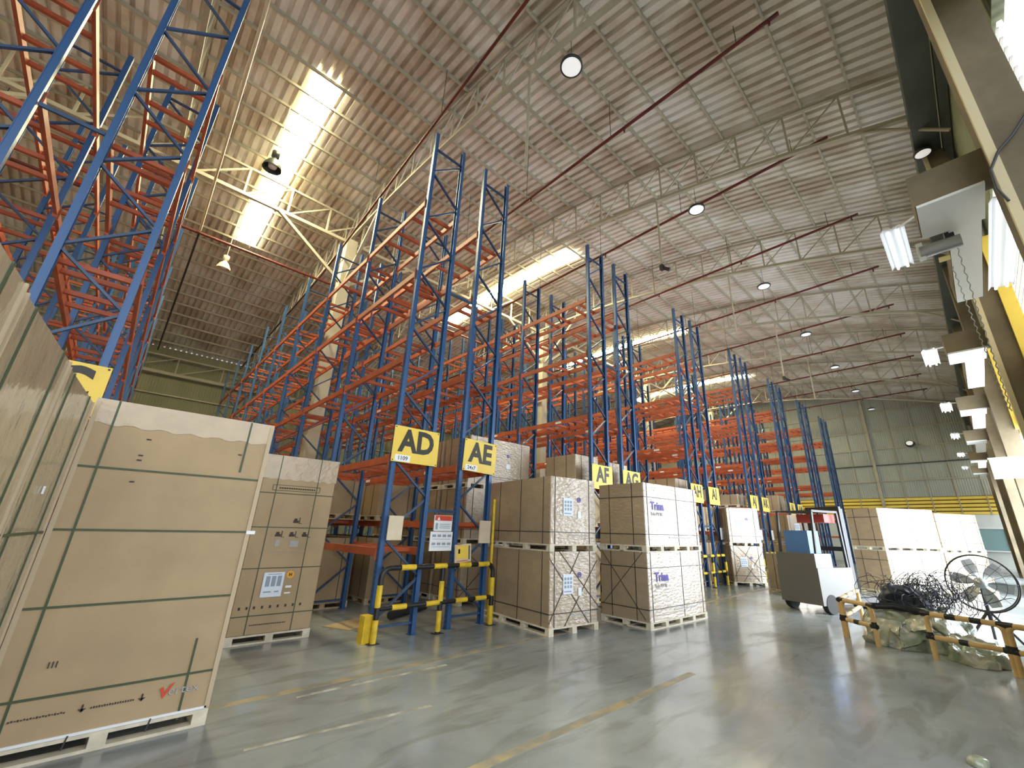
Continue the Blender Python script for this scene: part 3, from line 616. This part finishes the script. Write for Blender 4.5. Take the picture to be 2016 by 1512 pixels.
def deco_v(t, w, d, h):
    filmcap(t, w, d, h - .20, h)
    straps(t, w, d, .12, h, vx=(.14,), hz=(.40, .98, 1.52, 2.0), m='strap', th=.015)
    MB().box(1.10, 1.115, .003, .0095, .08, .66).build('strap', M['strap'], t); MB().box(1.10, 1.115, .003, .0095, 2.06, h).build('strap', M['strap'], t)
    MB().box(.0, .03, .0, .05, .125, h - .02).build('edge_protector', M['cardedge'], t); MB().box(w - .035, w - .0, .0, .05, .125, h - .02).build('edge_protector', M['cardedge'], t)
    MB().box(.02, w - .02, .0, .02, .122, .14).build('film_hem', M['paper'], t)
    for x in (.47, .92): MB().bar((x, -.003, .05), (x + .015, -.003, .13), .010, .006, (0, 1, 0)).build('pallet_strap', M['dark'], t)
    b = MB(); b.add([(.945, .002, .325), (.965, .002, .335), (.978, .002, .295), (1.01, .002, .345), (1.035, .002, .355), (.975, .002, .25)], [(0, 5, 2, 1), (5, 4, 3, 2)])
    v = b.build('printed_v', M['redprint'], t); v['label'] = 'red tick shaped V'
    text('ertex', .085, M['greyblue'], 'printed_name', t, (1.105, .003, .295), sx=1.1)
    b = MB()
    for i in range(19): b.box(.16 + i * .0145, .169 + i * .0145, .003, .008, .275 + (i % 3) * .002, .284 + (i % 2) * .004)
    for i in range(17): b.box(.56 + i * .0145, .568 + i * .0145, .003, .008, .275, .285 + (i % 2) * .003)
    for x in (.51, .84): b.box(x, x + .01, .003, .008, .27, .31); b.add([(x - .018, .003, .285), (x + .005, .003, .262), (x + .028, .003, .285)], [(0, 1, 2)])
    for x in (.26, .28, .30): b.box(x, x + .006, .003, .008, .58, .62)
    for (x, z) in ((.38, 2.26), (.36, 2.12), (.36, 2.08), (1.06, 2.22), (.36, 1.9)): b.box(x, x + .03, .003, .008, z, z + .01)
    b.build('printed_marks', M['print'], t)
    MB().box(w - .03, w + .04, -.006, .003, 1.50, 1.53).build('tape_tab', M['paper'], t)
tall(-.26, 4.95, 0, 1.31, 1.14, 2.55, 'tall brown cardboard box on a pale pallet in the left foreground', 'card', deco_v)
def deco_l(t, w, d, h):
    filmcap(t, w, d, h - .36, h)
    straps(t, w, d, .12, h, vx=(.22, .80), hz=(.36, .98, 1.55, 2.05), m='strap', th=.012)
    b = MB(); b.box(.31, .58, -.002, .006, .59, .92); l = b.build('shipping_label', M['label'], t); b = MB()
    for i in range(3): b.box(.345 + i * .075, .40 + i * .075, -.004, -.002, .73, .87)
    b.box(.34, .44, -.004, -.002, .65, .668); b.box(.48, .54, -.004, -.002, .65, .668); b.box(.36, .54, -.004, -.002, .89, .9); b.build('label_print', M['lprint'], l)
    MB().lathe([(.05, 0), (0, .003)], 18, Matrix.Translation((.66, .006, .88)) @ Matrix.Rotation(math.pi / 2, 4, 'X')).build('orange_sticker', M['orangelabel'], t)
    text('H', .06, M['print'], 'sticker_lettering', t, (.66, .001, .88), bold=.003)
    MB().box(.62, .70, .0, .006, .70, .73).box(.62, .70, .0, .006, .62, .64).build('small_label', M['paper'], t)
    b = MB()
    def fk(x, z, s=1):
        b.box(x, x + .05 * s, .003, .008, z + .01, z + .03 * s); b.box(x + .055 * s, x + .062 * s, .003, .008, z, z + .06 * s); b.box(x + .062 * s, x + .085 * s, .003, .008, z, z + .006); b.box(x + .01, x + .035 * s, .003, .008, z + .03 * s, z + .05 * s)
    fk(.55, 1.61, 1.5); fk(.34, 1.41, 1.5); fk(.53, 1.41, 1.5); fk(.71, 1.41, 1.5)
    for x in (.08, .17, .26, .36, .46, .56, .66, .76, .86): b.box(x, x + .025, .003, .008, .445, .48)
    for i in range(20): b.box(.26 + i * .023, .276 + i * .023, .003, .008, .235, .247)
    b.box(.17, .85, .003, .008, 2.09, 2.095); b.box(.17, .85, .003, .008, 2.17, 2.175); b.box(.17, .175, .003, .008, 2.09, 2.175); b.box(.845, .85, .003, .008, 2.09, 2.175)
    for i in range(16): b.box(.26 + i * .033, .283 + i * .033, .003, .008, 2.12, 2.14)
    b.build('printed_marks', M['print'], t)
    b = MB()
    for (x, z) in ((.36, 1.28), (.56, 1.27), (.62, 1.27)): b.box(x, x + .06, .003, .008, z, z + .09)
    b.box(.3, .8, .003, .008, 1.2, 1.205); b.box(.3, .8, .003, .008, 1.4, 1.404); b.build('faint_print', M['greyblue'], t)
tall(1.60, 7.58, -2, 1.08, 1.14, 2.62, 'tall film topped cardboard box with green straps, second from left foreground', 'card', deco_l)
def deco_w(t, w, d, h):
    straps(t, w, d, .12, h, vy=(.2, .9), hz=(.7, 1.5), m='strap', th=.018)
    for y in (.01, d - .025): MB().box(w - .02, w + .002, y, y + .015, .14, h).build('edge_protector', M['cardedge'], t)
    b = MB()
    for z in (.8, 1.75): b.box(w - .006, w + .003, d * .5, d * .5 + .02, z, z + .05)
    b.build('tape_tab', M['paper'], t)
a = math.radians(-5)
for i in range(3):
    d0 = Vector((-.262, 4.94, 0)); u = Vector((math.sin(-a), math.cos(a), 0)) * -1
    p = d0 + Vector((-.088, -.996, 0)) * (1.13 * (i + 1)) - Vector((.996, -.088, 0)) * 1.14
    tall(p.x, p.y, -5.05, 1.14, 1.11, 2.50 + (.0, .02, .04)[i], 'tall film wrapped box on the left edge, %s from the plain brown box' % ('next', 'second', 'third')[i], 'wrapolive', deco_w)
for i, (x, y) in enumerate(((2.75, 8.95), (1.62, 8.95))): pass
# cardboard sheets lying under the racks
o = MB().box(-.4, .4, -.3, .3, 0, .012).build('cardboard_sheet', M['card'], loc=(3.55, 8.0, 0), rz=.4); tag(o, 'flat cardboard sheet on the floor under the AD rack', 'cardboard')
b = MB(); b.tube([(0, 0, .07), (1.2, 0, .07)], .07, 12)
tag(b.build('film_roll', M['dark'], loc=(4.2, 8.0, 0), rz=.5), 'dark rolled sheet on the floor behind the guard rail', 'roll')
# ------------------------------------------------------------ right side: barrier, heap, fan, truck
def hoop(t, a, c, h, mid=(.28,), r=.035):
    a = Vector((*a, 0)); c = Vector((*c, 0)); d = (c - a); L = d.length; d.normalize(); Z = Vector((0, 0, 1)); k = .09
    arc1 = [a + d * (k - k * math.cos(q)) + Z * (h - k + k * math.sin(q)) for q in [i * math.pi / 12 for i in range(7)]]
    arc2 = [c - d * (k - k * math.cos(q)) + Z * (h - k + k * math.sin(q)) for q in [math.pi / 2 - i * math.pi / 12 for i in range(7)]]
    MB().tube([a] + arc1 + arc2 + [c], r, 12).build('hoop', M['barrier'], t)
    for z in mid: MB().tube([a + Z * z, c + Z * z], r * .95, 10).build('mid_rail', M['barrier'], t)
    for p, q in ((a, a + Z * (h - .1)), (c, c + Z * (h - .1))): sleeves(t, p, q, (.62,) , r + .003, .09, 'black')
    sleeves(t, a + Z * h, c + Z * h, (.0, .35, .68, 1.0) if L > .6 else (.0, 1.), r + .003, .12, 'black')
    for z in mid: sleeves(t, a + Z * z, c + Z * z, (.0, .45, .99), r + .003, .1, 'black')
M['barrier'] = mat('faded_orange_yellow_paint', (.78, .52, .22), .5, 0, .2, 6)
t = thing('barrier', 'orange and black striped corner barrier around the film heap', 'barrier', (0, 0, 0))
hoop(t, (9.58, 2.04), (9.21, 1.57), .58); hoop(t, (9.62, 2.08), (11.6, 2.15), .58)
t = thing('barrier', 'orange and black striped barrier at the right edge before the heap', 'barrier', (0, 0, 0))
hoop(t, (8.98, .88), (8.72, .10), .58); hoop(t, (8.70, .06), (8.35, -.75), .58, mid=(.28,))
def heap(name, cx, cy, rx, ry, h, m, seed, label, cat):
    b = MB(); n = 90; k = 30; vs = []
    for j in range(k + 1):
        f = j / k
        for i in range(n):
            a = 2 * math.pi * i / n; rr = math.cos(f * math.pi / 2) ** .8
            p = Vector((cx + rx * rr * math.cos(a), cy + ry * rr * math.sin(a), h * math.sin(f * math.pi / 2)))
            q = noise.noise_vector(p * 2.3 + Vector((seed, 0, 0))) * .2 + noise.noise_vector(p * 6 + Vector((0, seed, 0))) * .12 + noise.noise_vector(p * 15) * .05
            p += q * min(1, rx * 1.4); p.z = max(.003, p.z if j else .003); vs.append(p)
    b.add(vs, [(j * n + i, j * n + (i + 1) % n, (j + 1) * n + (i + 1) % n, (j + 1) * n + i) for j in range(k) for i in range(n)], True)
    return tag(b.build(name, m), label, cat)
heap('film_heap', 10.15, 1.15, .85, .72, .52, M['film'], 3, 'heap of crumpled greenish plastic film inside the barrier', 'plastic film')
heap('film_heap', 9.3, .45, .45, .35, .28, M['film'], 9, 'smaller crumpled film pile near the right barrier', 'plastic film')
heap('film_scrap', 5.2, .43, .09, .06, .05, M['film'], 2, 'small scrap of clear film on the floor at the bottom right', 'plastic film')
b = MB(); rnd = random.Random(3)
for i in range(150):
    cx, cy, cz = 10.35 + rnd.gauss(0, .24), .98 + rnd.gauss(0, .28), .55 + rnd.random() * .32
    r = .08 + rnd.random() * .22; ax = Vector((rnd.gauss(0, 1), rnd.gauss(0, 1), rnd.gauss(0, .6))).normalized(); u = ax.orthogonal().normalized(); v = ax.cross(u)
    a0 = rnd.random() * 6; b.tube([Vector((cx, cy, cz)) + (u * math.cos(a0 + q * .6) + v * math.sin(a0 + q * .6)) * r + ax * q * .02 for q in range(9)], .005, 4, False)
o = b.build('strapping_tangle', M['navy']); tag(o, 'dark tangle of used strapping on top of the film heap', 'strapping', kind='stuff')
tag(heap('dark_bundle', 10.25, 1.2, .42, .5, .86, M['navy'], 5, 'dark blue bundle inside the strapping tangle', 'bundle'))
b = MB(); b.tube([(9.62, 1.75, .52), (9.75, 1.35, .55), (9.75, .95, .5)], .05, 10)
tag(b.build('black_hose', M['black']), 'thick black hose lying across the film heap', 'hose')
# drum fan
fx, fy = 11.05, .24
t = thing('pedestal_fan', 'large industrial fan with broad blades behind the film heap', 'fan', (fx, fy, 0), math.radians(184))
FS = .72
MT = Matrix.Translation((0, 0, .93)) @ Matrix.Scale(FS, 4) @ Matrix.Rotation(math.pi / 2, 4, 'Y')
for k in range(6):
    b = MB(); a = k * math.pi / 3 + .3; vs = []
    for j in range(6):
        r = .12 + j * .085; wd = .10 + .16 * math.sin(j / 5 * 2.4)
        for s, dz in ((-1, -.05), (1, .05)):
            aa = a + s * wd * .9 / max(r, .16) * .5
            vs.append(MT @ Vector((r * math.cos(aa), r * math.sin(aa), dz)))
    n0 = len(vs); vs += [v + Vector((.006, 0, 0)) for v in vs]
    fs = [(2 * j, 2 * j + 1, 2 * j + 3, 2 * j + 2) for j in range(5)] + [(n0 + 2 * j, n0 + 2 * j + 2, n0 + 2 * j + 3, n0 + 2 * j + 1) for j in range(5)]
    b.add(vs, fs, True); b.build('blade', M['fanblade'] if 'fanblade' in M else M['galv'], t)
MB().lathe([(0, -.1), (.1, -.09), (.13, 0), (.1, .12), (0, .16)], 18, MT).build('hub', M['galv'], t)
def circ(r, xo, n=40): return [MT @ Vector((r * math.cos(2 * math.pi * i / n), r * math.sin(2 * math.pi * i / n), xo)) for i in range(n + 1)]
b = MB()
for xo in (-.13, .13): b.tube(circ(.62, xo), .012, 6, False)
for r in (.25, .42): b.tube(circ(r, .15), .004, 5, False)
for k in range(16):
    a = k * math.pi / 8
    b.tube([MT @ Vector((.13 * math.cos(a), .13 * math.sin(a), .16)), MT @ Vector((.6 * math.cos(a), .6 * math.sin(a), .15)), MT @ Vector((.62 * math.cos(a), .62 * math.sin(a), -.13))], .003, 4, False)
b.build('cage', M['dark'], t)
MB().tube([(-.12, 0, .25), (-.12, 0, .9)], .03, 10).build('stand_pole', M['dark'], t)
for s in (-1, 1):
    MB().tube([(-.12, 0, .5), (-.12, s * .32, 0.02)], .022, 8).build('stand_leg', M['dark'], t)
MB().tube([(-.12, 0, .5), (-.45, 0, .02)], .022, 8).build('stand_leg', M['dark'], t)
# reach truck
t = thing('reach_truck', 'reach truck with dark mast working in the aisle before the right racks', 'forklift', (12.75, 3.0, 0), math.radians(-20))
MB().box(-.9, .35, -.5, .5, .18, .95).box(-.9, -.3, -.48, .48, .95, 1.25).build('body', M['trucksteel'], t)
b = MB()
for s in (-.38, .38):
    b.box(.42, .50, s - .05, s + .05, .1, 2.35); b.box(.52, .58, s - .04, s + .04, .15, 2.3)
for z in (.3, 1.3, 2.25): b.box(.44, .5, -.36, .36, z, z + .1)
b.build('mast', M['dark'], t)
b = MB()
for (x, y) in ((-.8, -.44), (-.8, .44), (.3, -.44), (.3, .44)): b.bar((x, y, .95), (x * .85, y, 2.2), .05, .05)
for k in range(6): b.bar((-.7 + k * .19, -.44, 2.2), (-.7 + k * .19, .44, 2.2), .04, .03)
b.bar((-.7, -.44, 2.2), (.27, -.44, 2.2), .05, .05); b.bar((-.7, .44, 2.2), (.27, .44, 2.2), .05, .05); b.build('overhead_guard', M['dark'], t)
for s in (-.22, .22): MB().box(.6, 1.7, s - .05, s + .05, .12, .16).box(.58, .62, s - .05, s + .05, .12, .7).build('fork', M['dark'], t)
for (x, y, r) in ((-.6, -.45, .2), (-.6, .45, .2), (1.1, -.5, .12), (1.1, .5, .12)): MB().tube([(x, y - .06, r), (x, y + .06, r)], r, 18).build('wheel', M['rubber'], t)
for s in (-.5, .5): MB().box(.3, 1.25, s - .06, s + .06, .14, .3).build('outrigger', M['dark'], t)
MB().box(-.75, -.35, -.3, .3, 1.25, 1.75).build('battery_crate', M['truckblue'], t); MB().box(-.1, .3, -.35, .35, 1.95, 2.15).build('roof_box', M['forkred'], t)
MB().box(-.35, .05, -.22, .22, .95, 1.05).box(-.42, -.33, -.22, .22, 1.0, 1.5).build('seat', M['navyseat'] if 'navyseat' in M else M['black'], t)
pbox(14.4, 4.1, -35, 1.1, 1.1, 1.1, 0, 'beige box on the floor beside the reach truck', True, blank=True)
# cabinet on the dock wall, right edge
t = thing('roller_box', 'pale grey overhead shutter box at the right edge above the dock opening', 'shutter box', (14.9, -1.2, 3.05))
MB().box(0, .35, -.2, .75, 0, .45).build('case', M['white'], t); MB().box(-.02, .0, -.2, .77, .43, .47).build('lip', M['galv'], t)
for i in range(7):
    xa = COLX[i] + .33; xb = (COLX[i + 1] - .19 if i < 6 else XF - .4)
    if i in (0, 3, 5):
        b = MB(); b.box(xa, xb, YR + .02, YR + .05, 0, 4.4)
        for k in range(28): b.box(xa, xb, YR + .05, YR + .065, .05 + k * .155, .11 + k * .155)
        tag(b.build('door_%d' % (i + 1), M['galv']), 'closed ribbed shutter door on the dock side, %s bay' % nth(i), kind='structure')
